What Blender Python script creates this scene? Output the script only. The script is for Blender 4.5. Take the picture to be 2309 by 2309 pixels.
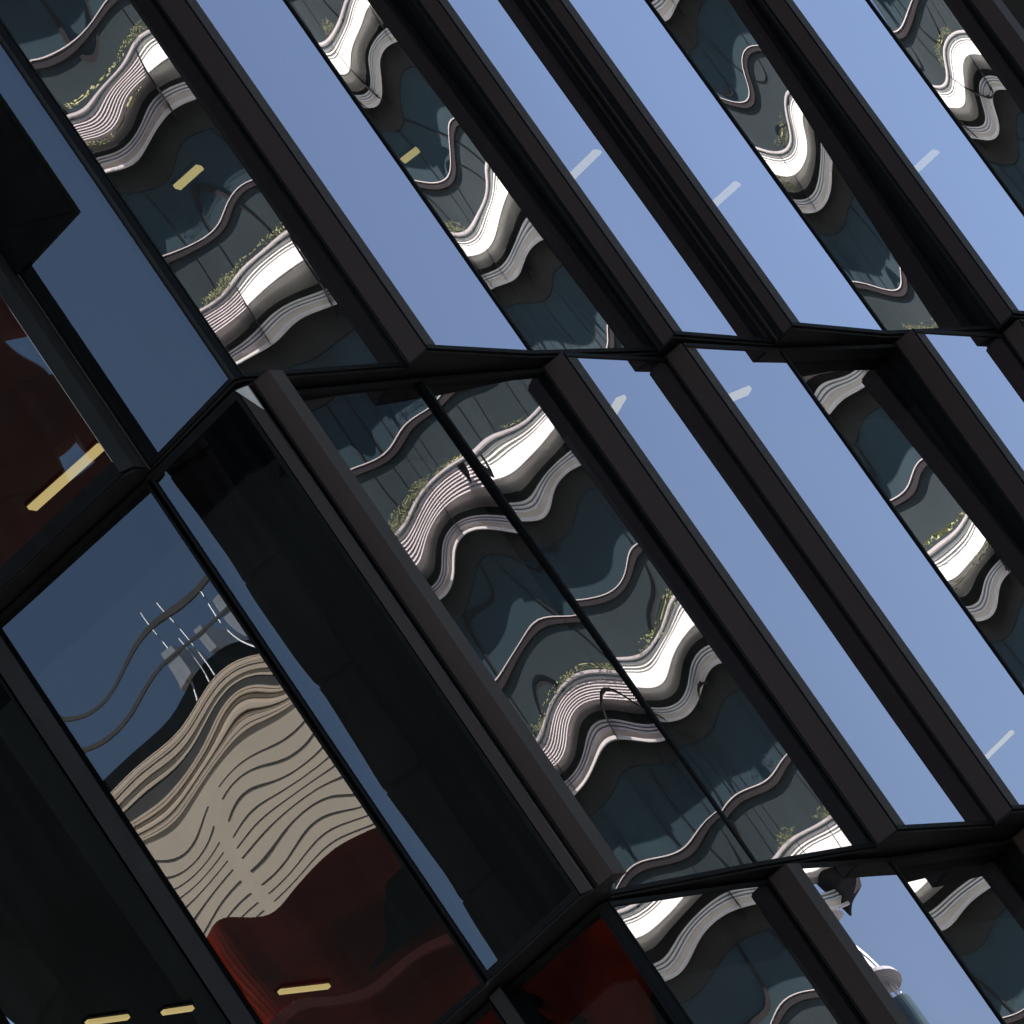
import bpy, math, random
from math import sin, cos, tan, radians as R, pi
random.seed(7)
for o in list(bpy.data.objects): bpy.data.objects.remove(o)
scn = bpy.context.scene
COL = scn.collection

# ------------------------------------------------------------------ camera, sky, sun, exposure
PITCH, ROLL, FPX = 0.33934805, 0.60580141, 17436.79 / 2309.0
cam = bpy.data.cameras.new('camera'); camo = bpy.data.objects.new('camera', cam); COL.objects.link(camo)
cam.sensor_fit = 'HORIZONTAL'; cam.sensor_width = 36.0; cam.lens = 36.0 * FPX
cam.clip_start = 0.5; cam.clip_end = 3000
from mathutils import Matrix, Vector
F = Vector((0, cos(PITCH), sin(PITCH))); U0 = Vector((0, -sin(PITCH), cos(PITCH))); R0 = Vector((1, 0, 0))
X = R0 * cos(ROLL) - U0 * sin(ROLL); Y = R0 * sin(ROLL) + U0 * cos(ROLL)
camo.matrix_world = Matrix(((X.x, Y.x, -F.x, 0), (X.y, Y.y, -F.y, 0), (X.z, Y.z, -F.z, 0), (0, 0, 0, 1)))
scn.camera = camo

SUN_AZ, SUN_EL = 310.0, 32.0            # compass style: 0 = +Y, 90 = +X
def dirv(az, el=0.0):
    return Vector((sin(R(az)) * cos(R(el)), cos(R(az)) * cos(R(el)), sin(R(el))))
w = bpy.data.worlds.new('World'); scn.world = w; w.use_nodes = True
nt = w.node_tree; bg = nt.nodes['Background']
sky = nt.nodes.new('ShaderNodeTexSky'); sky.sky_type = 'NISHITA'; sky.sun_disc = False
sky.sun_elevation = R(SUN_EL); sky.sun_rotation = R(SUN_AZ); sky.altitude = 100
sky.air_density = 1.0; sky.dust_density = 0.6; sky.ozone_density = 1.6
nt.links.new(sky.outputs[0], bg.inputs[0]); bg.inputs[1].default_value = 0.049
sl = bpy.data.lights.new('sun', 'SUN'); sl.energy = 5.0; sl.angle = R(0.5); sl.color = (1, .94, .86)
so = bpy.data.objects.new('sun', sl); COL.objects.link(so)
so.rotation_euler = dirv(SUN_AZ, SUN_EL).to_track_quat('Z', 'Y').to_euler()
scn.view_settings.view_transform = 'Standard'; scn.view_settings.look = 'None'
scn.view_settings.exposure = 2.62; scn.view_settings.gamma = 1
scn.cycles.max_bounces = 8; scn.cycles.glossy_bounces = 5; scn.cycles.transparent_max_bounces = 10
scn.cycles.sample_clamp_indirect = 12
scn.cycles.use_denoising = True

# ------------------------------------------------------------------ materials
def mat(name):
    m = bpy.data.materials.new(name); m.use_nodes = True
    return m, m.node_tree, m.node_tree.nodes['Principled BSDF']
def plain(name, col, rough=.5, metal=0.0, var=.15, scale=3.0, spec=.5, stretch=(1, 1, 1)):
    m, t, b = mat(name)
    tc = t.nodes.new('ShaderNodeTexCoord'); mp = t.nodes.new('ShaderNodeMapping'); mp.inputs['Scale'].default_value = stretch
    no = t.nodes.new('ShaderNodeTexNoise'); no.inputs['Scale'].default_value = scale; no.inputs['Detail'].default_value = 6
    mr = t.nodes.new('ShaderNodeMapRange'); mr.inputs['From Min'].default_value = .3; mr.inputs['From Max'].default_value = .7
    mr.inputs['To Min'].default_value = 1 - var; mr.inputs['To Max'].default_value = 1 + var
    mx = t.nodes.new('ShaderNodeVectorMath'); mx.operation = 'SCALE'; mx.inputs[0].default_value = col
    t.links.new(tc.outputs['Object'], mp.inputs[0]); t.links.new(mp.outputs[0], no.inputs[0])
    t.links.new(no.outputs[0], mr.inputs[0]); t.links.new(mr.outputs[0], mx.inputs['Scale']); t.links.new(mx.outputs[0], b.inputs['Base Color'])
    b.inputs['Roughness'].default_value = rough; b.inputs['Metallic'].default_value = metal
    b.inputs['Specular IOR Level'].default_value = spec
    return m
def glass(name, refl, tint, through, dirt=.02, ior=1.5):
    """coated pane: mirror by Fresnel times a coating factor, the rest lets the dim room through"""
    m, t, b = mat(name); t.nodes.remove(b)
    out = t.nodes['Material Output']
    fr = t.nodes.new('ShaderNodeFresnel'); fr.inputs['IOR'].default_value = ior
    mu = t.nodes.new('ShaderNodeMath'); mu.operation = 'MULTIPLY'; mu.inputs[1].default_value = refl; mu.use_clamp = True
    pw = t.nodes.new('ShaderNodeMath'); pw.operation = 'POWER'; pw.inputs[1].default_value = 1.25
    t.links.new(fr.outputs[0], pw.inputs[0]); t.links.new(pw.outputs[0], mu.inputs[0])
    gl = t.nodes.new('ShaderNodeBsdfGlossy'); gl.inputs['Roughness'].default_value = 0.0; gl.inputs['Color'].default_value = (*tint, 1)
    tr = t.nodes.new('ShaderNodeBsdfTransparent'); tr.inputs['Color'].default_value = (*through, 1)
    di = t.nodes.new('ShaderNodeBsdfDiffuse'); di.inputs['Color'].default_value = (.35, .36, .36, 1)
    tc = t.nodes.new('ShaderNodeTexCoord'); mp = t.nodes.new('ShaderNodeMapping'); mp.inputs['Scale'].default_value = (9, 9, .8)
    no = t.nodes.new('ShaderNodeTexNoise'); no.inputs['Scale'].default_value = 1.4; no.inputs['Detail'].default_value = 8
    mr = t.nodes.new('ShaderNodeMapRange'); mr.inputs['From Min'].default_value = .45; mr.inputs['From Max'].default_value = .8
    mr.inputs['To Min'].default_value = dirt * .3; mr.inputs['To Max'].default_value = dirt * 2
    t.links.new(tc.outputs['Object'], mp.inputs[0]); t.links.new(mp.outputs[0], no.inputs[0]); t.links.new(no.outputs[0], mr.inputs[0])
    a = t.nodes.new('ShaderNodeMixShader'); c = t.nodes.new('ShaderNodeMixShader')
    t.links.new(mr.outputs[0], a.inputs[0]); t.links.new(tr.outputs[0], a.inputs[1]); t.links.new(di.outputs[0], a.inputs[2])
    t.links.new(mu.outputs[0], c.inputs[0]); t.links.new(a.outputs[0], c.inputs[1]); t.links.new(gl.outputs[0], c.inputs[2])
    t.links.new(c.outputs[0], out.inputs[0])
    return m
def emit(name, col, s):
    m, t, b = mat(name); b.inputs['Base Color'].default_value = (*col, 1)
    b.inputs['Emission Color'].default_value = (*col, 1); b.inputs['Emission Strength'].default_value = s
    return m
M = {}
M['pane'] = glass('coated_glass', 4.75, (1.0, .90, .965), (.20, .26, .26), .006)
M['flank_pane'] = glass('flank_glass', 4.75, (.84, .90, .98), (.20, .24, .24), .005)  # same coating in a cooler tint, puts bluer sky reflection into the material
M['frame'] = plain('black_frame', (.003, .003, .003), .6, 0, .3, 8, .06)
M['fin'] = plain('bronze_fin', (.028, .019, .0155), .6, 0, .12, 2.0, .12, (1, 1, .3))
M['fin_dark'] = plain('black_fin', (.0075, .0070, .0075), .5, 0, .15, 2.0, .12)
M['mullion'] = plain('grey_mullion', (.013, .012, .011), .6, 0, .2, 4, .08)
M['sunlit_paint'] = plain('sunlit_patch', (.34, .30, .26), .5, 0, .15, 9)  # pale tone painted in for a sunlit triangle on the corner strip
M['soffit'] = plain('soffit', (.006, .005, .005), .6, 0, .3, 5, .1)
M['room'] = plain('room', (.030, .036, .038), .9, 0, .2, 1)
M['lamp'] = emit('lamp', (1.0, .66, .27), .38)
M['white'] = plain('white_metal', (.90, .93, .87), .45, 0, .08, 1.5)
M['pinkgrey'] = plain('grey_metal', (.68, .66, .64), .5, 0, .1, 1.5)
M['darkstone'] = plain('dark_band', (.018, .020, .018), .6, 0, .4, 2)
M['transom'] = plain('transom', (.022, .019, .019), .5, 0, .15, 1)
M['oglass'] = plain('office_glass', (.018, .048, .060), .6, 0, .2, .5, .4)
M['oglass2'] = plain('spandrel_glass', (.019, .036, .040), .6, 0, .2, .6, .4)
M['joint'] = plain('dark_joint', (.006, .007, .008), .7, 0, .1, 1)
M['leaf'] = plain('leaf', (.22, .25, .10), .6, 0, .5, 7)
M['beige'] = plain('beige_concrete', (.92, .745, .56), .8, 0, .06, .6)
M['brown'] = plain('brown_band', (.05, .042, .038), .7, 0, .2, 1)
M['red'] = plain('red_panel', (.36, .030, .009), .6, 0, .45, .8, .08)
M['reddark'] = plain('dark_red_panel', (.20, .020, .009), .6, 0, .4, .6, .08)
M['black'] = plain('black_wall', (.003, .004, .006), .4, 0, .3, .4, .04)
M['panel'] = plain('black_panel', (.003, .003, .003), .8, 0, .5, 2, .03)
M['lip'] = plain('red_lip_highlight', (.62, .14, .09), .45, 0, .2, 1, .1)  # lighter red puts the highlight along the lip into the colour
M['umber'] = plain('umber_panel', (.020, .012, .010), .6, 0, .3, 1, .1)
M['ground'] = plain('paving', (.09, .088, .085), .85, 0, .25, .3)
M['steel'] = plain('steel', (.45, .47, .5), .4, .3, .1, 4)
M['towerglass'] = plain('tower_glass', (.03, .055, .065), .15, 0, .3, .3)

# ------------------------------------------------------------------ mesh helpers
class MB:
    def __init__(s): s.v = []; s.f = []; s.m = []
    def quad(s, pts, mi=0):
        i = len(s.v); s.v += [tuple(p) for p in pts]; s.f.append(tuple(range(i, i + len(pts)))); s.m.append(mi)
    def prism(s, poly, z0, z1, mi=0, top=None):
        """poly: plan points; top: other plan points at z1"""
        t = top or poly; n = len(poly)
        a = sum(poly[i][0] * poly[(i + 1) % n][1] - poly[(i + 1) % n][0] * poly[i][1] for i in range(n))
        if a < 0: poly = poly[::-1]; t = t[::-1]
        i = len(s.v); s.v += [(p[0], p[1], z0) for p in poly] + [(p[0], p[1], z1) for p in t]
        s.f.append(tuple(i + k for k in reversed(range(n)))); s.f.append(tuple(i + n + k for k in range(n))); s.m += [mi, mi]
        for k in range(n):
            s.f.append((i + k, i + (k + 1) % n, i + n + (k + 1) % n, i + n + k)); s.m.append(mi)
    def beam(s, a, b, w, h, mi=0, up=Vector((0, 0, 1))):
        a = Vector(a); b = Vector(b); d = (b - a).normalized(); x = d.cross(up)
        if x.length < 1e-4: x = d.cross(Vector((0, 1, 0)))
        x.normalize(); y = x.cross(d); i = len(s.v)
        for p in (a, b):
            for sx, sy in ((-1, -1), (1, -1), (1, 1), (-1, 1)): s.v.append(tuple(p + x * (w / 2 * sx) + y * (h / 2 * sy)))
        for q in ((0, 3, 2, 1), (4, 5, 6, 7), (0, 1, 5, 4), (1, 2, 6, 5), (2, 3, 7, 6), (3, 0, 4, 7)):
            s.f.append(tuple(i + k for k in q)); s.m.append(mi)
    def build(s, name, mats, parent=None, smooth=False):
        me = bpy.data.meshes.new(name); me.from_pydata(s.v, [], s.f)
        if not isinstance(mats, (list, tuple)): mats = [mats]
        for m in mats: me.materials.append(m)
        for p, k in zip(me.polygons, s.m): p.material_index = k; p.use_smooth = smooth
        me.update(); o = bpy.data.objects.new(name, me); COL.objects.link(o)
        if parent: o.parent = parent
        return o
def empty(name, loc=(0, 0, 0)):
    o = bpy.data.objects.new(name, None); COL.objects.link(o); o.location = loc; o.empty_display_size = .1
    return o
def tag(o, label=None, cat=None, group=None, kind=None):
    if label: o['label'] = label
    if cat: o['category'] = cat
    if group: o['group'] = group
    if kind: o['kind'] = kind
    return o
def P2(x, y): return (x, y)
def step(p, az, d): return (p[0] + sin(R(az)) * d, p[1] + cos(R(az)) * d)
def lerp(a, b, t): return tuple(a[i] + (b[i] - a[i]) * t for i in range(len(a)))

# ------------------------------------------------------------------ the faceted glass building
Z0, H = 17.5, 4.0
tower = empty('glass_building', (0, 52, 0))
tag(tower, 'dark faceted glass office building with bronze fins and wavy mirror panes', 'building')
TP = Vector(tower.location)
def link_part(mb, name, mats, parent, smooth=False):
    """parts are written in world coordinates; shift them under the parent's origin"""
    off = Vector(parent.matrix_world.translation) if parent.parent is None else TP
    mb.v = [(a - off.x, b - off.y, c - off.z) for a, b, c in mb.v]
    return mb.build(name, mats, parent, smooth)
bpy.context.view_layer.update()

def wave(kind, seed):
    r = random.Random(seed)
    if kind == 'calm':
        a = [(r.uniform(.0002, .0004), r.uniform(2.5, 4), r.uniform(1, 2), r.uniform(0, 6.3), r.uniform(0, 6.3)) for _ in range(2)]
        return lambda u, v, W: sum(A * sin(6.283 * v / lv + p) * cos(6.283 * u / lu + q) for A, lv, lu, p, q in a)
    return kind
def S_wave(parts, roll=(0, .35, 0)):
    """parts: (amplitude m, vertical wavelength, horizontal wavelength in pane widths, phase v, phase u)"""
    def h(u, v, W):
        s = 0.0
        for A, lv, lu, pv, pu in parts:
            s += A * sin(6.2832 * (v / lv + pv)) * sin(6.2832 * (u / W / lu + pu))
        s += .04 * abs(parts[0][0]) * sin(4.6 * v + 9 * parts[0][0] * 1e3) * (math.exp(-u / .06) + math.exp((u - W) / .06))
        s += roll[0] * sin(6.2832 * (v / roll[1] + roll[2]))
        return s
    return h
GLASS = 'pane'
def pane(parent, p0, p1, zb, zt, h=None, lean=0.0, nu=28, nv=96, name='glass_pane', label=None):
    """p0 -> p1 in plan, outer side on the right hand of the direction p0 -> p1 seen from above"""
    d = Vector((p1[0] - p0[0], p1[1] - p0[1])); W = d.length; d.normalize(); n = Vector((d.y, -d.x))
    mb = MB()
    for j in range(nv + 1):
        v = (zt - zb) * j / nv
        for i in range(nu + 1):
            u = W * i / nu
            o = (h(u, v, W) if h else 0) + (lean * (v - (zt - zb)) if lean > 0 else lean * v)
            mb.v.append((p0[0] + d.x * u + n.x * o, p0[1] + d.y * u + n.y * o, zb + v))
    for j in range(nv):
        for i in range(nu):
            a = j * (nu + 1) + i; mb.f.append((a, a + 1, a + nu + 2, a + nu + 1)); mb.m.append(0)
    o = link_part(mb, name, M[GLASS], parent, True)
    if label: o['label'] = label
    return o
def frame_bars(parent, p0, p1, zb, zt, wl=.02, wr=.02, hb=.03, ht=.03, out=.012, back=.14, lean=0.0):
    d = Vector((p1[0] - p0[0], p1[1] - p0[1])); W = d.length; d.normalize(); n = Vector((d.y, -d.x))
    def q(u, o): return (p0[0] + d.x * u + n.x * o, p0[1] + d.y * u + n.y * o)
    mb = MB(); L = 0
    if wl: mb.prism([q(0, out), q(wl, out), q(wl, -back), q(0, -back)], zb, zt, 0, [q(0, out + L), q(wl, out + L), q(wl, -back + L), q(0, -back + L)])
    if wr: mb.prism([q(W - wr, out), q(W, out), q(W, -back), q(W - wr, -back)], zb, zt, 0, [q(W - wr, out + L), q(W, out + L), q(W, -back + L), q(W - wr, -back + L)])
    mb.prism([q(wl, out - .002), q(W - wr, out - .002), q(W - wr, -back), q(wl, -back)], zb, zb + hb)
    mb.prism([q(wl, out - .002 + L), q(W - wr, out - .002 + L), q(W - wr, -back + L), q(wl, -back + L)], zt - ht, zt)
    return link_part(mb, 'pane_frame', M['frame'], parent)
def fin(C, D, zb, zt, parent, depth=.16):
    """bronze blade standing proud between two panes"""
    b = (sin(R(25)) * depth, cos(R(25)) * depth)
    f = MB(); f.prism([C, D, (D[0] + b[0], D[1] + b[1]), (C[0] + b[0], C[1] + b[1])], zb, zt)
    link_part(f, 'fin_front', M['fin'], parent)
    d = Vector((D[0] - C[0], D[1] - C[1])).normalized(); n = Vector((d.y, -d.x))
    e = MB(); p = (C[0] + d.x * .004, C[1] + d.y * .004); q = (C[0] + d.x * .013, C[1] + d.y * .013)
    e.prism([(p[0] + n.x * .003, p[1] + n.y * .003), (q[0] + n.x * .003, q[1] + n.y * .003), q, p], zb + .002, zt - .002)
    link_part(e, 'fin_edge', M['frame'], parent)

def sub(name, label=None):
    o = bpy.data.objects.new(name, None); COL.objects.link(o); o.parent = tower; o.empty_display_size = .1
    if label: o['label'] = label
    return o
WV = {}
def shifted(p, k): return (p[0] + k * 1.62, p[1] + k * 3.50)

WS = .42
# waves, one set per reflecting pane: (amp, lambda_v, lambda_u, phase_v, phase_u)
def tw(a, lv, pv, lu=1.15, pu=.30, b=.00016, seed=0):
    a = a * WS
    r = random.Random(seed)
    return S_wave([(a, lv, lu, pv, pu), (b, r.uniform(1.1, 1.6), .8, r.random(), r.random())], (.00005, .47, r.random()))
def bay(kind, zb, zt, pts, waves=None, lean=0.0, lab=None):
    pass

GAP = .022
def row(zb, seq):
    """seq: list of ('teal'|'blue', p0, p1, wave) and ('fin', E, C, D)"""
    zt = zb + H - GAP; zb = zb + GAP
    for it in seq:
        g = it[0]
        if g == 'fin':
            s = sub('bay_fin'); fin(it[1], it[2], zb, zt, s)
        else:
            s = sub('window_bay')
            lean = it[4] if len(it) > 4 else 0.0
            pane(s, it[1], it[2], zb + .01, zt - .01, it[3], lean)
            frame_bars(s, it[1], it[2], zb, zt, lean=lean, wl=.012 if g == 'teal' else .006, wr=.012)
calm = lambda k: wave('calm', k)
def nd(p): return (p[0] + .004, p[1] + .01)
def bk_(p): return (p[0] + .006, p[1] + .03)
C_A, D_A = (-.01, 46.18), (.14, 46.12)
J1 = (.70, 47.34)
C_B, D_B = (1.42, 48.64), (1.56, 48.56)
C_C, D_C = (2.14, 49.85), (2.29, 49.76)
J2 = (2.862, 51.07)
C_D, D_D = (3.59, 52.32), (3.73, 52.24)
FAR = [('teal', (4.33, 53.56), (5.05, 54.82), 'T2', .0105), ('fin', (5.05, 54.80), (5.19, 54.74))]
row1 = [('teal', (-.90, 44.72), bk_(C_A), 'T1'), ('fin', C_A, D_A), ('blue', nd(D_A), J1, calm(1)),
        ('teal', J1, bk_(C_B), 'T2'), ('fin', C_B, D_B), ('blue', nd(D_B), bk_(C_C), calm(2)),
        ('fin', C_C, D_C), ('blue', nd(D_C), J2, calm(3)),
        ('teal', J2, bk_(C_D), 'T3'), ('fin', C_D, D_D), ('blue', nd(D_D), (4.33, 53.56), calm(4))] + FAR
PJ = (0.0, 46.39); C_Q, D_Q = (.70, 47.53), (.86, 47.50)
C_R, D_R = (1.43, 48.71), (1.57, 48.66)
SJ = (2.135, 49.88); C_S, D_S = (2.87, 51.19), (3.02, 51.13)
C_T, D_T = (3.60, 52.36), (3.745, 52.30)
C_P, D_P = (-.87, 44.78), (-.74, 44.74)
row2 = [('fin', C_P, D_P), ('teal', (-.834, 45.08), PJ, 'T4'), ('teal', PJ, bk_(C_Q), 'T5'), ('fin', C_Q, D_Q),
        ('blue', nd(D_Q), bk_(C_R), calm(5)), ('fin', C_R, D_R), ('blue', nd(D_R), SJ, calm(6)),
        ('teal', SJ, bk_(C_S), 'T6'), ('fin', C_S, D_S), ('blue', nd(D_S), bk_(C_T), calm(7)),
        ('fin', C_T, D_T), ('blue', nd(D_T), (4.33, 53.56), calm(8))] + FAR
CJ = (-.871, 45.03); C_U, D_U = (.005, 46.61), (.157, 46.556)
J3 = (.716, 47.78); C_V, D_V = (1.47, 49.10), (1.62, 49.05)
row3 = [('teal', CJ, bk_(C_U), 'T7'), ('fin', C_U, D_U), ('blue', (D_U[0] - .010, D_U[1] + .008), J3, calm(9)),
        ('teal', J3, bk_(C_V), 'T8'), ('fin', C_V, D_V), ('blue', nd(D_V), (2.18, 50.26), calm(10)),
        ('teal', (2.18, 50.26), (2.88, 51.5), 'T6'), ('fin', (2.87, 51.48), (3.02, 51.42)), ('blue', (3.025, 51.43), (4.33, 54.2), calm(11))]
def SW(a, pu=0.0, lv=6.6, lu=1.0, vc=2.0, b=0.0, lv2=1.5, lu2=.8, ph=0.0):
    """one broad S across the pane (strongest at height vc) plus a smaller ripple"""
    return S_wave([(a * lv / 6.2832, lv, lu, -vc / lv, pu), (b * lv2 / 6.2832, lv2, lu2, ph, ph * 1.7)], (.00003, .47, ph))
SG_ = -.62
T = {'T1': SW(.0042 * SG_, .02, b=.0012, ph=.1), 'T2': SW(.0095 * SG_, .05, b=.002, ph=.4), 'T3': SW(.0105 * SG_, .0, b=.002, ph=.7),
     'T4': SW(.0060 * SG_, .03, b=.0014, ph=.3, lu=.9), 'T5': SW(.0050 * SG_, -.02, b=.0012, ph=.6), 'T6': SW(.0042 * SG_, .05, b=.0018, ph=.9, lu=1.1),
     'T7': SW(.0050 * SG_, .10, b=.001, ph=.2, vc=3), 'T8': SW(.0030 * SG_, .0, b=.001, ph=.5, vc=3)}
LEAN = {'T1': .0015, 'T2': -.015, 'T3': .0195, 'T4': -.006, 'T5': -.006, 'T6': -.0285, 'T7': .006, 'T8': -.0225}
def resolve(seq):
    return [it[:3] + (T[it[3]], it[4] if len(it) > 4 else LEAN[it[3]]) if it[0] == 'teal' else it for it in seq]
row(Z0, resolve(row1)); row(Z0 - H, resolve(row2)); row(Z0 - 2 * H, resolve(row3))
row(Z0 + H, resolve(row2))

# left flank of the building ------------------------------------------------------------
GLASS = 'flank_pane'
def wedge_wave(a, lv, pv, lu, pu, b=.0003, lv2=1.3, pv2=.2):
    return S_wave([(a, lv, lu, pv, pu), (b, lv2, .7, pv2, .1)], (.00002, .5, .3))
A0 = (-.945, 44.665); A1 = (-1.70, 45.085)
zt1 = Z0 + H - GAP; zb1 = Z0 + GAP
# corner post between both flanks
s = sub('corner_post'); m = MB()
m.prism([(-.945, 44.665), (-.90, 44.70), (-.88, 44.80), (-.97, 44.80)], zb1, zt1); link_part(m, 'post', M['frame'], s)
m = MB(); m.prism([(-.962, 44.655), (-.949, 44.650), (-.94, 44.662), (-.955, 44.668)], zb1 + .002, zt1 - .002); link_part(m, 'edge_strip', M['mullion'], s)
s = sub('window_bay'); pane(s, A1, A0, zb1 + .01, zt1 - .01, wedge_wave(.0006, 3, .2, 1.5, .1)); frame_bars(s, A1, A0, zb1, zt1, wl=.03, wr=.03)
# box bay standing proud of the flank: red reflection, thick bottom
m0, m1 = (-1.868, 44.90), (-2.96, 45.355)
LM = .035
s = sub('box_bay')
pane(s, (-3.246, 45.493), m0, zb1 + .10, zt1 - .01, wedge_wave(.0004, 3.2, .15, 1.3, .1), lean=.012)
mm = MB(); mm.prism([(-1.868, 44.885), (-1.775, 44.935), (-1.715, 45.10), (-1.88, 45.10)], zb1 + .015, zt1); link_part(mm, 'box_side', M['mullion'], s)
mm = MB(); mm.prism([(-1.870, 44.886), (-3.3, 45.48), (-3.3, 45.9), (-1.72, 45.2)], zb1 - .006, zb1 + .10); link_part(mm, 'box_sill', M['frame'], s)
# opaque black panel set into the upper left of that pane
s = sub('black_panel', 'black panel set into the upper left pane with faint streaks')
k1, k2 = (-1.178, 44.772), (-1.72, 45.074)
o1 = step(k1, 209, .012); o2 = step(k2, 209, .012)
mm = MB(); mm.prism([k1, k2, o2, o1], 19.10, zt1 - .03); link_part(mm, 'panel_board', M['panel'], s)
i1 = step(k1, 209, .013); i2 = step(k2, 209, .013); j1 = step(lerp(k1, k2, .03), 209, .028); j2 = step(k2, 209, .015)
mm = MB(); mm.v = [(*j1, 19.12), (*j2, 19.46), (*j2, zt1 - .04), (*j1, zt1 - .04), (*i1, 19.12), (*i2, 19.46), (*i2, zt1 - .04), (*i1, zt1 - .04)]
mm.f = [(0, 3, 2, 1), (4, 5, 6, 7), (0, 1, 5, 4), (1, 2, 6, 5), (2, 3, 7, 6), (3, 0, 4, 7)]; mm.m = [0] * 6; link_part(mm, 'panel_glass', M['panel'], s)
# row 2 left flank
zt2 = Z0 - GAP; zb2 = Z0 - H + GAP
s = sub('corner_strip'); m = MB()
m.prism([(-.972, 44.70), (-.905, 44.745), (-.895, 44.80), (-.97, 44.78)], zb2, zt2); link_part(m, 'strip', M['fin'], s)
s = sub('sunlit_patch', 'small pale triangle painted as a sunlit patch at the corner')
m = MB(); m.v = [(-.982 - 0, 44.690, zt2 - .01), (-.905, 44.738, zt2 - .01), (-.905, 44.738, zt2 - .20), (-.975, 44.72, zt2 - .01), (-.900, 44.76, zt2 - .01), (-.900, 44.76, zt2 - .20)]
m.f = [(0, 2, 1), (3, 4, 5), (0, 1, 4, 3), (1, 2, 5, 4), (2, 0, 3, 5)]; m.m = [0] * 5; link_part(m, 'sunlit_patch_plate', M['sunlit_paint'], s)  # added plate, its pale colour stands for sunlight on the strip
s = sub('window_bay'); n0, n1 = (-.975, 44.715), (-1.735, 45.09)
pane(s, n1, n0, zb2 + .01, zt2 - .01, wedge_wave(.0001, 5, .0, 2.2, .1, b=.00004)); frame_bars(s, n1, n0, zb2, zt2, wl=.02, wr=.03, hb=.05, ht=.05)
l0, l1 = (-1.765, 45.13), (-3.03, 45.62)
s = sub('window_bay')
pane(s, (-3.13, 45.66), l0, zb2 + .01, zt2 - .02, S_wave([(-.0010, 7.0, 1.0, -.36, .03), (.0001, 1.1, .6, .2, .4)], (.00002, .42, .1)), nu=40, nv=140)
frame_bars(s, (-3.13, 45.66), l0, zb2, zt2, wl=.02, wr=.02)
s = sub('flank_mullion'); mm = MB(); mm.prism([(-3.10, 45.60), (-3.23, 45.66), (-3.23, 45.9), (-3.10, 45.85)], zb2, zt2); link_part(mm, 'mullion', M['mullion'], s)
s = sub('window_bay'); pane(s, (-4.53, 46.346), (-3.25, 45.80), zb2 + .01, zt2 - .01, wedge_wave(.001, 3, .2, 1.2, 0)); frame_bars(s, (-4.53, 46.346), (-3.25, 45.80), zb2, zt2)
# row 3 left flank
zt3 = Z0 - H - GAP; zb3 = Z0 - 2 * H + GAP
s = sub('corner_post'); m = MB(); m.prism([(-.93, 45.00), (-.872, 45.03), (-.86, 45.12), (-.94, 45.12)], zb3, zt3); link_part(m, 'post', M['frame'], s)
s = sub('window_bay'); pane(s, (-1.70, 45.34), (-.93, 45.00), zb3 + .01, zt3 - .01, wedge_wave(.0006, 3, .2, 1.2, 0)); frame_bars(s, (-1.70, 45.34), (-.93, 45.00), zb3, zt3)
s = sub('flank_mullion'); m = MB(); m.prism([(-1.71, 45.20), (-1.80, 45.25), (-1.80, 45.5), (-1.70, 45.45)], zb3, zt3); link_part(m, 'mullion', M['mullion'], s)
s = sub('window_bay'); pane(s, (-3.2, 45.95), (-1.81, 45.36), zb3 + .01, zt3 - .01, wedge_wave(.001, 3, .2, 1.2, 0)); frame_bars(s, (-3.2, 45.95), (-1.81, 45.36), zb3, zt3)

# floor plates / soffits, one per row, following each row's outline
def outline(seq):
    pts = []
    for it in seq:
        ps = (it[1], it[2])
        for p in ps:
            if not pts or math.dist(p, pts[-1]) > .02: pts.append(p)
    return pts
def inset(pts, d=.012):
    return [(p[0] - d * .9, p[1] + d * .45) for p in pts]
left1 = [(-5.0, 46.2), (-3.3, 45.49), (-1.868, 44.90), (-1.775, 44.935), (-1.70, 45.09), (-.95, 44.68)]
left2 = [(-5.0, 46.5), (-3.25, 45.80), (-3.2, 45.68), (-1.765, 45.13), (-1.735, 45.09), (-.975, 44.715)]
left3 = [(-5.0, 46.7), (-1.81, 45.36), (-1.70, 45.34), (-.93, 45.00)]
slabs = []
for seq, left, zb in ((row1, left1, Z0), (row2, left2, Z0 - H), (row3, left3, Z0 - 2 * H), (row2, left2, Z0 + H)):
    pts = left + outline(seq)
    poly = inset(pts) + [(9, 66), (-5, 66)]
    for za, zc in ((zb + .006, zb + GAP), (zb + H - GAP - .004, zb + H - GAP + .010)):
        m = MB(); m.prism(poly, za, zc)
        link_part(m, 'floor_edge', M['soffit'], tower)
    inner = [(p[0] - .25, p[1] + .55) for p in pts][1:] + [(9, 65.5), (-4.8, 65.5)]
    m = MB(); m.prism(inner, zb + H - .32, zb + H - .30); link_part(m, 'ceiling', M['room'], tower)
m = MB()
m.prism([(-5, 62), (9, 62), (9, 62.2), (-5, 62.2)], Z0 - 2 * H, Z0 + 2 * H); link_part(m, 'rear_wall', M['room'], tower)
m = MB()   # plain lower storeys
m.prism([(-4.8, 46.6), (-1.75, 45.55), (-.8, 45.25), (5.5, 58), (5.5, 66), (-4.8, 66)], -1.6, Z0 - 2 * H - .01); link_part(m, 'lower_storeys', M['black'], tower)

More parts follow.
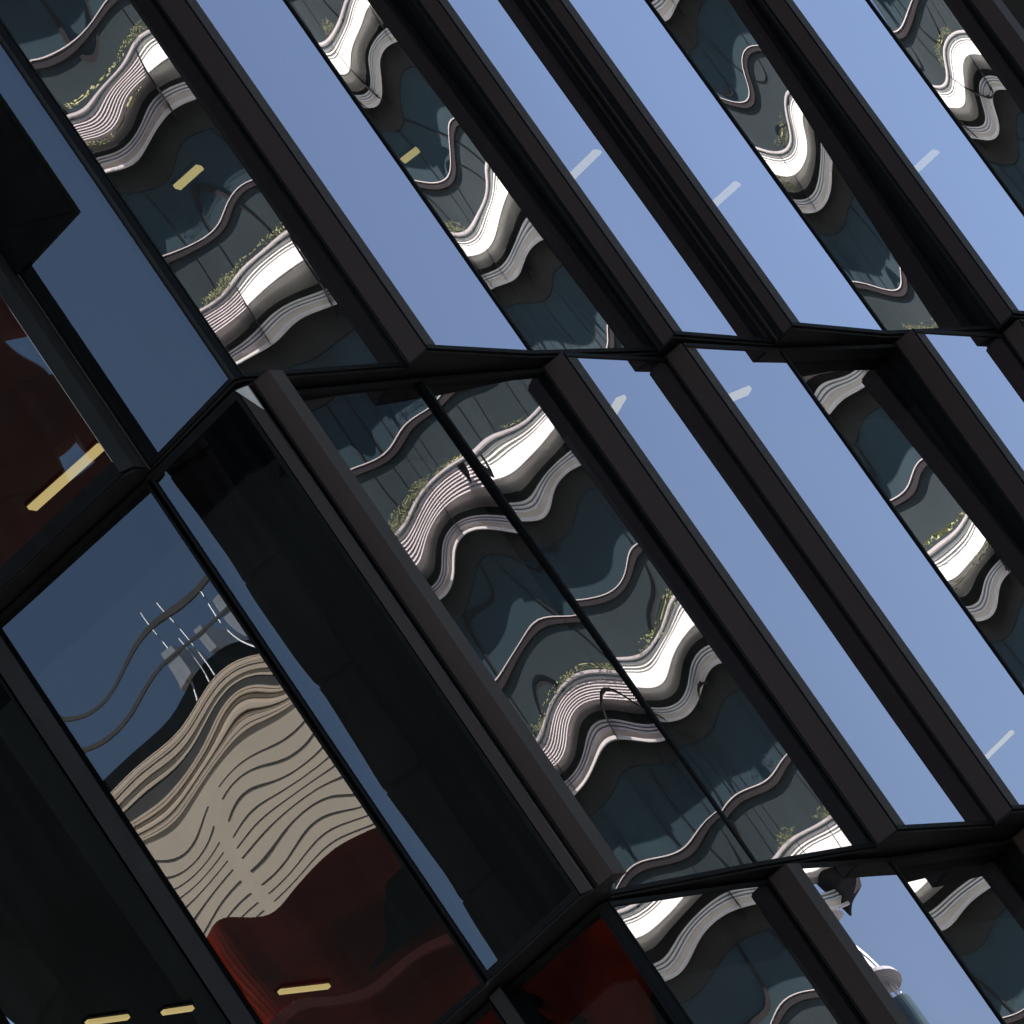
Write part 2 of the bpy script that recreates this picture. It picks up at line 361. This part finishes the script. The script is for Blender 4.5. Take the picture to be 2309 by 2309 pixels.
# ------------------------------------------------------------------ ceiling lamps inside
lamps = [((-1.9, 50.5), (-2.6, 52.5)), ]
def lamp(a, b, z, label, wd=.12):
    o = empty('ceiling_lamp', (a[0], a[1], z))
    tag(o, label, 'ceiling lamp', 'strip lamps behind the glass')
    m = MB(); m.beam((0, 0, 0), (b[0] - a[0], b[1] - a[1], 0), wd, .03); m.build('diffuser', M['lamp'], o)
    m = MB(); m.beam((0, 0, .03), (b[0] - a[0], b[1] - a[1], .03), wd + .04, .028); m.build('housing', M['mullion'], o)
def ray(px, py, z):   # plan point where the sight line of a photo point meets a ceiling height
    d = F * (FPX * 1932) + X * (px - 966) - Y * (py - 966)
    return (d.x / d.z * z, d.y / d.z * z)
ZC = Z0 + H - .36
lamp((-2.93, 53.70), (-2.22, 53.46), ZC, 'long warm lamp strip lowest in the red glass box bay at the left', .12)
lamp((-.64, 50.22), (-.42, 50.15), ZC, 'short pale yellow lamp strip in the upper left dark pane', .085)
lamp((.80, 52.22), (.94, 52.20), ZC, 'short pale yellow lamp at the left edge of the second dark pane', .07)
lamp((1.70, 54.46), (2.08, 54.28), ZC, 'thin pale lamp strip behind the narrow blue pane in the top middle', .09)
lamp((2.58, 56.68), (2.91, 56.56), ZC, 'thin pale lamp strip low in the wide blue pane right of centre', .09)
lamp((4.16, 58.68), (4.46, 58.55), ZC, 'thin pale lamp strip in the rightmost wide blue pane of the top row', .09)
lamp((-4.13, 53.17), (-3.96, 53.48), ZC - H, 'short yellow lamp at the bottom left, the right one of two', .035)
lamp((-4.56, 52.36), (-4.33, 52.79), ZC - H, 'short yellow lamp at the bottom left corner', .035)
lamp((-3.42, 54.36), (-3.13, 54.93), ZC - H, 'yellow lamp strip low in the pane of red reflections', .035)
lamp((1.96, 60.0), (2.30, 59.78), ZC - H, 'hair thin pale lamp strip behind the blue pane at the right edge', .035)

lamp((.885, 48.12), (1.02, 47.93), ZC - H, 'faint pale glow strip imitating a reflection near the top of the narrow blue pane in the centre', .07)  # added glow strip standing in for a wavy reflection in the pane
lamp((1.60, 49.14), (1.78, 49.26), ZC - H, 'faint pale glow strip imitating a reflection near the top of the wide blue pane right of the centre', .08)  # second added strip, glows in place of a mirrored squiggle
# ------------------------------------------------------------------ surroundings seen in the mirror panes
def local(c, az_n):
    """frame of a facade: returns f(s, o) -> plan point; s to the right seen from outside, o outwards"""
    n = (sin(R(az_n)), cos(R(az_n))); t = (-n[1], n[0])   # right-hand tangent seen from outside
    t = (-cos(R(az_n)), sin(R(az_n)))
    return lambda s, o: (c[0] + t[0] * s + n[0] * o, c[1] + t[1] * s + n[1] * o)

# ledged office building, reflected in the dark panes
NZ = 242.0
EDGE = (1.2 + 62 * sin(R(50.8)), 48 + 62 * cos(R(50.8)))
q = local(EDGE, NZ)         # s grows to the viewer's right? chosen so that the body lies at s in (0, 46) * SG
SG = 1 if (q(1, 0)[0] * cos(R(52)) - q(1, 0)[1] * sin(R(52))) > (q(0, 0)[0] * cos(R(52)) - q(0, 0)[1] * sin(R(52))) else -1
def qq(s, o): return q(s * SG, o)
EDGEAZ = 0
off = empty('office_building', (EDGE[0], EDGE[1], 0))
tag(off, 'teal glass office block with bright white louvred sunshades, seen mirrored in the dark panes', 'building')
def op(mb, name, mats, smooth=False):
    mb.v = [(a - EDGE[0], b - EDGE[1], c) for a, b, c in mb.v]
    return mb.build(name, mats, off, smooth)
LEN = 34.0; SH = 3.9; ZB = 20.5 - 3.9; NS = 11
m = MB(); m.prism([qq(0, -12), qq(LEN, -12), qq(LEN, -.05), qq(0, -.05)], -1.6, 70); op(m, 'core', M['black'])
m = MB(); m.prism([qq(0.05, 0), qq(LEN, 0), qq(LEN, -.04), qq(.05, -.04)], -1.59, ZB); op(m, 'lower_glass', M['oglass'])
rr = random.Random(3)
for k in range(NS):
    z = ZB + k * SH
    # z: underside of the dark soffit band ... layout downwards from z+SH
    g = MB(); g.prism([qq(.05, 0), qq(LEN, 0), qq(LEN, -.04), qq(.05, -.04)], z + 1.02, z + 2.22)        # upper clear glass
    w_ = g
    g = MB(); g.prism([qq(.05, .01), qq(LEN, .01), qq(LEN, -.04), qq(.05, -.04)], z - .25, z + .897)
    sp = g
    g = MB(); g.prism([qq(0, .09), qq(LEN, .09), qq(LEN, -.04), qq(0, -.04)], z + .90, z + 1.017); op(g, 'transom', M['transom'])
    g = MB(); g.prism([qq(0, .11), qq(LEN, .11), qq(LEN, .06), qq(0, .06)], z + 1.017, z + 1.033); op(g, 'transom_edge', M['pinkgrey'])
    s_ = .9
    while s_ < LEN:
        w_.prism([qq(s_ - .035, .035), qq(s_ + .035, .035), qq(s_ + .035, .0), qq(s_ - .035, .0)], z + 1.04, z + 2.22, 1)
        sp.prism([qq(s_ - .02, .04), qq(s_ + .02, .04), qq(s_ + .02, .01), qq(s_ - .02, .01)], z - .25, z + .897, 1)
        s_ += rr.choice((1.45, 1.45, .95, 2.0))
    op(w_, 'window', [M['oglass'], M['joint']]); op(sp, 'spandrel', [M['oglass2'], M['joint']])
    g = MB(); g.prism([qq(0, .03), qq(LEN, .03), qq(LEN, -.04), qq(0, -.04)], z + 2.22, z + SH - .25); op(g, 'dark_band', M['darkstone'])
    # lower ribs (three blades) and upper louvre (nine blades) carried on brackets
    cuts = [-.9]
    while cuts[-1] < LEN: cuts.append(cuts[-1] + 3.0)
    kinds = 'white'
    segs = [(cuts[i] + .03, cuts[i + 1] - .03, 'white') for i in range(len(cuts) - 1)]
    WH = 1.0
    lb = MB()
    for i in range(3):
        for (sa, sb, mt) in segs: lb.prism([qq(sa, .62), qq(sb, .62), qq(sb, .25), qq(sa, .25)], z + 2.66 + i * .06, z + 2.695 + i * .06, 1 if sb > 15.5 else 0)
    op(lb, 'lower_louvre', [M['white'], M['pinkgrey']])
    g = MB(); g.prism([qq(-.9, .66), qq(LEN, .66), qq(LEN, .60), qq(-.9, .60)], z + 2.50, z + 2.55); op(g, 'lower_lip', M['white'])
    ub = MB()
    for i in range(8):
        for (sa, sb, mt) in segs: ub.prism([qq(sa, .95), qq(sb, .95), qq(sb, .25), qq(sa, .25)], z + 3.10 + i * .055, z + 3.10 + i * .055 + .048, 2 if sb > 15.5 else 0, [qq(sa, .915), qq(sb, .915), qq(sb, .25), qq(sa, .25)])
    g = MB(); g.prism([qq(-.9, 1.0), qq(LEN, 1.0), qq(LEN, .93), qq(-.9, .93)], z + 3.57, z + 3.61); op(g, 'upper_lip', M['pinkgrey'])
    for i in range(0, len(cuts) - 1):
        ub.prism([qq(cuts[i] - .02, .9), qq(cuts[i] + .02, .9), qq(cuts[i] + .02, .02), qq(cuts[i] - .02, .02)], z + 2.5, z + 3.56, 1)
    for (sa, sb, mt) in segs:
        if sa < 12.3: ub.prism([qq(sa, 1.06), qq(sb, 1.06), qq(sb, 1.03), qq(sa, 1.03)], z + 3.08, z + 3.54, 0, [qq(sa, .86), qq(sb, .86), qq(sb, .83), qq(sa, .83)])  # white board added before the blades, sloped to catch more sun
    op(ub, 'upper_louvre', [M['white'], M['joint'], M['pinkgrey']])
# planting on the ledges: many small leaf faces
pl = MB()
for k in range(4, NS):
    z = ZB + k * SH
    for j in range(11):
        r = random.Random(k * 40 + j); s0 = r.uniform(.0, 20)
        L = r.uniform(1.0, 3.0); low = r.random() < .3
        for st in range(r.randint(3, 6)):           # long trailing strands
            zz0 = z - .28 + r.uniform(0, .17) if not low else z - .95 + r.uniform(0, .12)
            o_ = r.uniform(.7, 1.08); ph = r.random() * 6; a0 = s0 + r.uniform(-.4, .4)
            n_ = int(L * 26)
            for i in range(n_):
                s_ = a0 + L * i / n_ + r.uniform(-.03, .03)
                zz = zz0 + .035 * sin(s_ * 5 + ph) + r.uniform(-.02, .03)
                c = qq(s_, o_ + r.uniform(-.05, .05)); sz = r.uniform(.018, .045); t_ = r.uniform(-.5, .5)
                c2 = qq(s_ + sz * 1.8, o_); c1 = qq(s_ + sz * .9, o_ + sz * .5)
                pl.quad([(*c, zz), (*c1, zz - sz * .35), (*c2, zz + sz * t_), (*c1, zz + sz * .45)])
o = pl.build('planting', M['leaf']); tag(o, 'yellow green trailing planting along the white ledges of the mirrored office block', 'planting', None, 'stuff')

# slim glass tower with two round platforms, mirrored in the lowest blue pane
tc = (.4 + 300 * sin(R(50.2)), 47.5 + 300 * cos(R(50.2)))
tw_ = empty('slim_tower', (tc[0], tc[1], 0)); tag(tw_, 'slim glass tower with two round platforms and thin masts, mirrored in the lowest blue pane', 'tower')
def ring(r, n=20, c=(0, 0)): return [(c[0] + r * cos(6.2832 * i / n), c[1] + r * sin(6.2832 * i / n)) for i in range(n)]
m = MB(); m.prism(ring(3.2), -1.6, 92, 0, ring(1.3)); m.build('shaft', M['towerglass'], tw_)
for zz, rr_ in ((93.0, 2.3), (97.0, 1.8)):
    m = MB(); m.prism(ring(rr_ * .7), zz, zz + .25, 0, ring(rr_)); m.prism(ring(rr_), zz + .251, zz + .5, 0, ring(rr_ * .9)); m.build('platform', M['steel'], tw_)
m = MB(); m.beam((0, 0, 92), (0, 0, 100), .25, .25)
for a in range(4): m.beam((cos(a * 1.57) * .8, sin(a * 1.57) * .8, 92.2), (cos(a * 1.57) * .3, sin(a * 1.57) * .3, 97), .1, .1)
m.build('mast', M['steel'], tw_)

# pale ribbed tower, mirrored in the big lower left pane
BN = 21.0; bc = (-2 + 182 * sin(R(224.6)), 45 + 182 * cos(R(224.6)))
bq = local(bc, BN)
bt = empty('concrete_tower', (bc[0], bc[1], 0)); tag(bt, 'pale beige concrete tower with ribbed crown and masts, mirrored in the lower left pane', 'tower')
def bp(mb, name, mt):
    mb.v = [(a - bc[0], b - bc[1], c) for a, b, c in mb.v]; return mb.build(name, M[mt], bt)
BT = 81.2
m = MB(); m.prism([bq(-14, -12), bq(14, -12), bq(14, 0), bq(-14, 0)], -1.6, BT - 1.9); bp(m, 'body', 'beige')
for a, b_ in ((.5, 3.4), (4.2, 13.8)):
    m = MB(); zz = BT - 20
    while zz < BT - 2.5:
        m.prism([bq(a, .02), bq(b_, .02), bq(b_, -.01), bq(a, -.01)], zz, zz + .035); zz += .42
    bp(m, 'panel_joint', 'brown')
m = MB(); zz = BT - 1.9; r = random.Random(5); alt = 0
while zz < BT:
    t_ = r.uniform(.05, .10); o_ = r.uniform(.03, .12)
    m.prism([bq(-14, -12), bq(14.05, -12), bq(14.05, o_), bq(-14, o_)], zz, zz + t_); zz += t_ + r.uniform(.02, .035)
    if .8 < BT - zz < 1.1: zz += .3
bp(m, 'crown_rib', 'beige')
m = MB(); m.prism([bq(-13.9, -11.9), bq(13.9, -11.9), bq(13.9, .02), bq(-13.9, .02)], BT - 1.899, BT - .05); bp(m, 'crown_core', 'brown')
m = MB(); m.prism([bq(-12, -10), bq(8, -10), bq(8, -.6), bq(-12, -.6)], BT + .0, BT + .9); bp(m, 'plant_room', 'black')
for a, w_, h_ in ((-1.2, 1.1, 1.5), (1.1, .5, 1.1), (3.1, .7, 1.2), (-4, .8, 1.3)):
    m = MB(); m.prism([bq(a, -3), bq(a + w_, -3), bq(a + w_, -.3), bq(a, -.3)], BT + .9, BT + .9 + h_); bp(m, 'roof_unit', 'steel')
m = MB()
for zz in (BT + 1.7, BT + 3.0): m.beam((*bq(-13, -.3), zz), (*bq(8.5, -.3), zz), .10, .13)
bp(m, 'roof_rail', 'brown')
m = MB()
for a, h_ in ((-2.6, 4.4), (-2.3, 2.8), (2.2, 3.4), (2.6, 2.2), (.2, 3.0), (3.4, 3.6)): m.beam((*bq(a, -.5), BT + .3), (*bq(a, -.5), BT + h_), .06, .06)
bp(m, 'mast', 'steel')

# red faceted pavilion in front of it, and the black tower beside it
rc = (-2 + 62 * sin(R(226)), 45 + 62 * cos(R(226)))
rq = local(rc, 50.0)
red = empty('red_building', (rc[0], rc[1], 0)); tag(red, 'dark red faceted building with diamond shaped windows, mirrored in the lower left panes', 'building')
def rp(mb, name, mt, label=None):
    mb.v = [(a - rc[0], b - rc[1], c) for a, b, c in mb.v]; o = mb.build(name, M[mt], red)
    if label: o['label'] = label
    return o
RT = 35.3
m = MB()
N = 96
for i in range(N):
    a, b_ = -5 + i * .125, -4.875 + i * .125
    oa, ob = .9 * sin(a * .9), .9 * sin(b_ * .9)
    ta, tb = RT + .15 * sin(a * 2.6 + 4.2), RT + .15 * sin(b_ * 2.6 + 4.2)
    # upper belt, leaning outwards to a lip, then the recessed skirt below
    m.quad([(*bq0, z0_) for bq0, z0_ in ((rq(a, oa * .4), RT - 2.1), (rq(b_, ob * .4), RT - 2.1), (rq(b_, ob * .3 - .9), tb), (rq(a, oa * .3 - .9), ta))])
    m.quad([(*bq0, z0_) for bq0, z0_ in ((rq(a, oa * .4 - .5), RT - 2.35), (rq(b_, ob * .4 - .5), RT - 2.35), (rq(b_, ob * .4), RT - 2.1), (rq(a, oa * .4), RT - 2.1))])
    m.quad([(*bq0, z0_) for bq0, z0_ in ((rq(a, -1.6), 20), (rq(b_, -1.6), 20), (rq(b_, ob * .4 - .5), RT - 2.35), (rq(a, oa * .4 - .5), RT - 2.35))])
m.prism([rq(-5, -8), rq(7, -8), rq(7, -2.0), rq(-5, -2.0)], -1.6, RT - .4)
rp(m, 'red_shell', 'red')
for a, zc_, w_, h_ in ((-1.7, 30.9, 1.0, .9), (1.2, 31.2, .9, .7), (3.6, 30.4, 1.2, .8), (-4.2, 30.2, 1.0, .9), (-.4, 28.6, 1.3, .55), (2.3, 28.3, 1.2, .7), (-6.6, 31, 1, .8), (6.2, 30, 1, .8), (3.95, 31.78, .26, .13), (4.35, 31.42, .3, .13), (3.6, 31.3, .2, .1)):
    m = MB(); o_ = -.55 - (33.2 - zc_) * .09 + .35
    m.v = [(*rq(a - w_, o_), zc_), (*rq(a, o_), zc_ - h_), (*rq(a + w_, o_), zc_ + .05), (*rq(a, o_), zc_ + h_),
           (*rq(a - w_, o_ - 1.2), zc_), (*rq(a, o_ - 1.2), zc_ - h_), (*rq(a + w_, o_ - 1.2), zc_ + .05), (*rq(a, o_ - 1.2), zc_ + h_)]
    m.f = [(0, 1, 2, 3), (0, 4, 5, 1), (1, 5, 6, 2), (2, 6, 7, 3), (3, 7, 4, 0)]; m.m = [0] * 5
    rp(m, 'diamond_window', 'black')
m = MB()
for i in range(24):
    a, b_ = -5 + i * .5, -4.5 + i * .5
    m.beam((*rq(a, .36 * sin(a * .9) + .03), RT - 2.06 + .14 * sin(a * 1.7)), (*rq(b_, .36 * sin(b_ * .9) + .03), RT - 2.06 + .14 * sin(b_ * 1.7)), .12, .16)
rp(m, 'lip', 'lip')  # brighter beam carries the painted highlight of the lip
m = MB(); m.quad([(*rq(-1.6, .05), RT - 1.9), (*rq(-.5, .1), RT - 1.95), (*rq(-.7, -.45), RT - .8), (*rq(-1.6, -.45), RT - .75)])
rp(m, 'dark_panel', 'black')
m = MB()
def wing(a, b_, za, zb_, a2=None, b2=None):
    m.prism([rq(a, -1.95), rq(b_, -1.95), rq(b_, -1.5), rq(a, -1.5)], za, zb_, 0, [rq(a2 or a, -1.95), rq(b2 or b_, -1.95), rq(b2 or b_, -1.5 - .02 * (zb_ - za)), rq(a2 or a, -1.5 - .02 * (zb_ - za))])
wing(2.3, 5.9, RT - 1, 41.25)
wing(2.3, 2.86, 41.251, 41.80, None, 3.05); wing(3.55, 5.9, 41.251, 41.80, 3.40, None)
wing(2.3, 5.9, 41.801, 42.60)
wing(3.12, 5.9, 42.601, 43.5, 3.0, None)
wing(2.3, 5.9, 43.501, 52)
rp(m, 'upper_wing', 'reddark')
# black tower
kc = (-1.3 + 55 * sin(R(234.66)), 45 + 55 * cos(R(234.66)))
kq = local(kc, 50.0)
bk = empty('black_tower', (kc[0], kc[1], 0)); tag(bk, 'almost black glass tower mirrored beside the blue sliver of the corner pane', 'tower')
m = MB(); m.prism([kq(0, -5), kq(-3.4, -5), kq(-3.4, 0), kq(0, 0)], -1.6, 90)
m.v = [(a - kc[0], b - kc[1], c) for a, b, c in m.v]; m.build('body', M['black'], bk)
zz = 20
while zz < 60:
    m = MB(); m.prism([kq(.12, .1), kq(-.5, .1), kq(-.5, -2), kq(.12, -2)], zz, zz + 1.75)
    m.v = [(a - kc[0], b - kc[1], c) for a, b, c in m.v]; m.build('edge_panel', M['umber'], bk); zz += 1.85

# ground
g = MB(); S_ = 1500
g.quad([(-S_, -S_, -1.6), (S_, -S_, -1.6), (S_, S_, -1.6), (-S_, S_, -1.6)])
o = g.build('ground', M['ground']); tag(o, kind='structure')
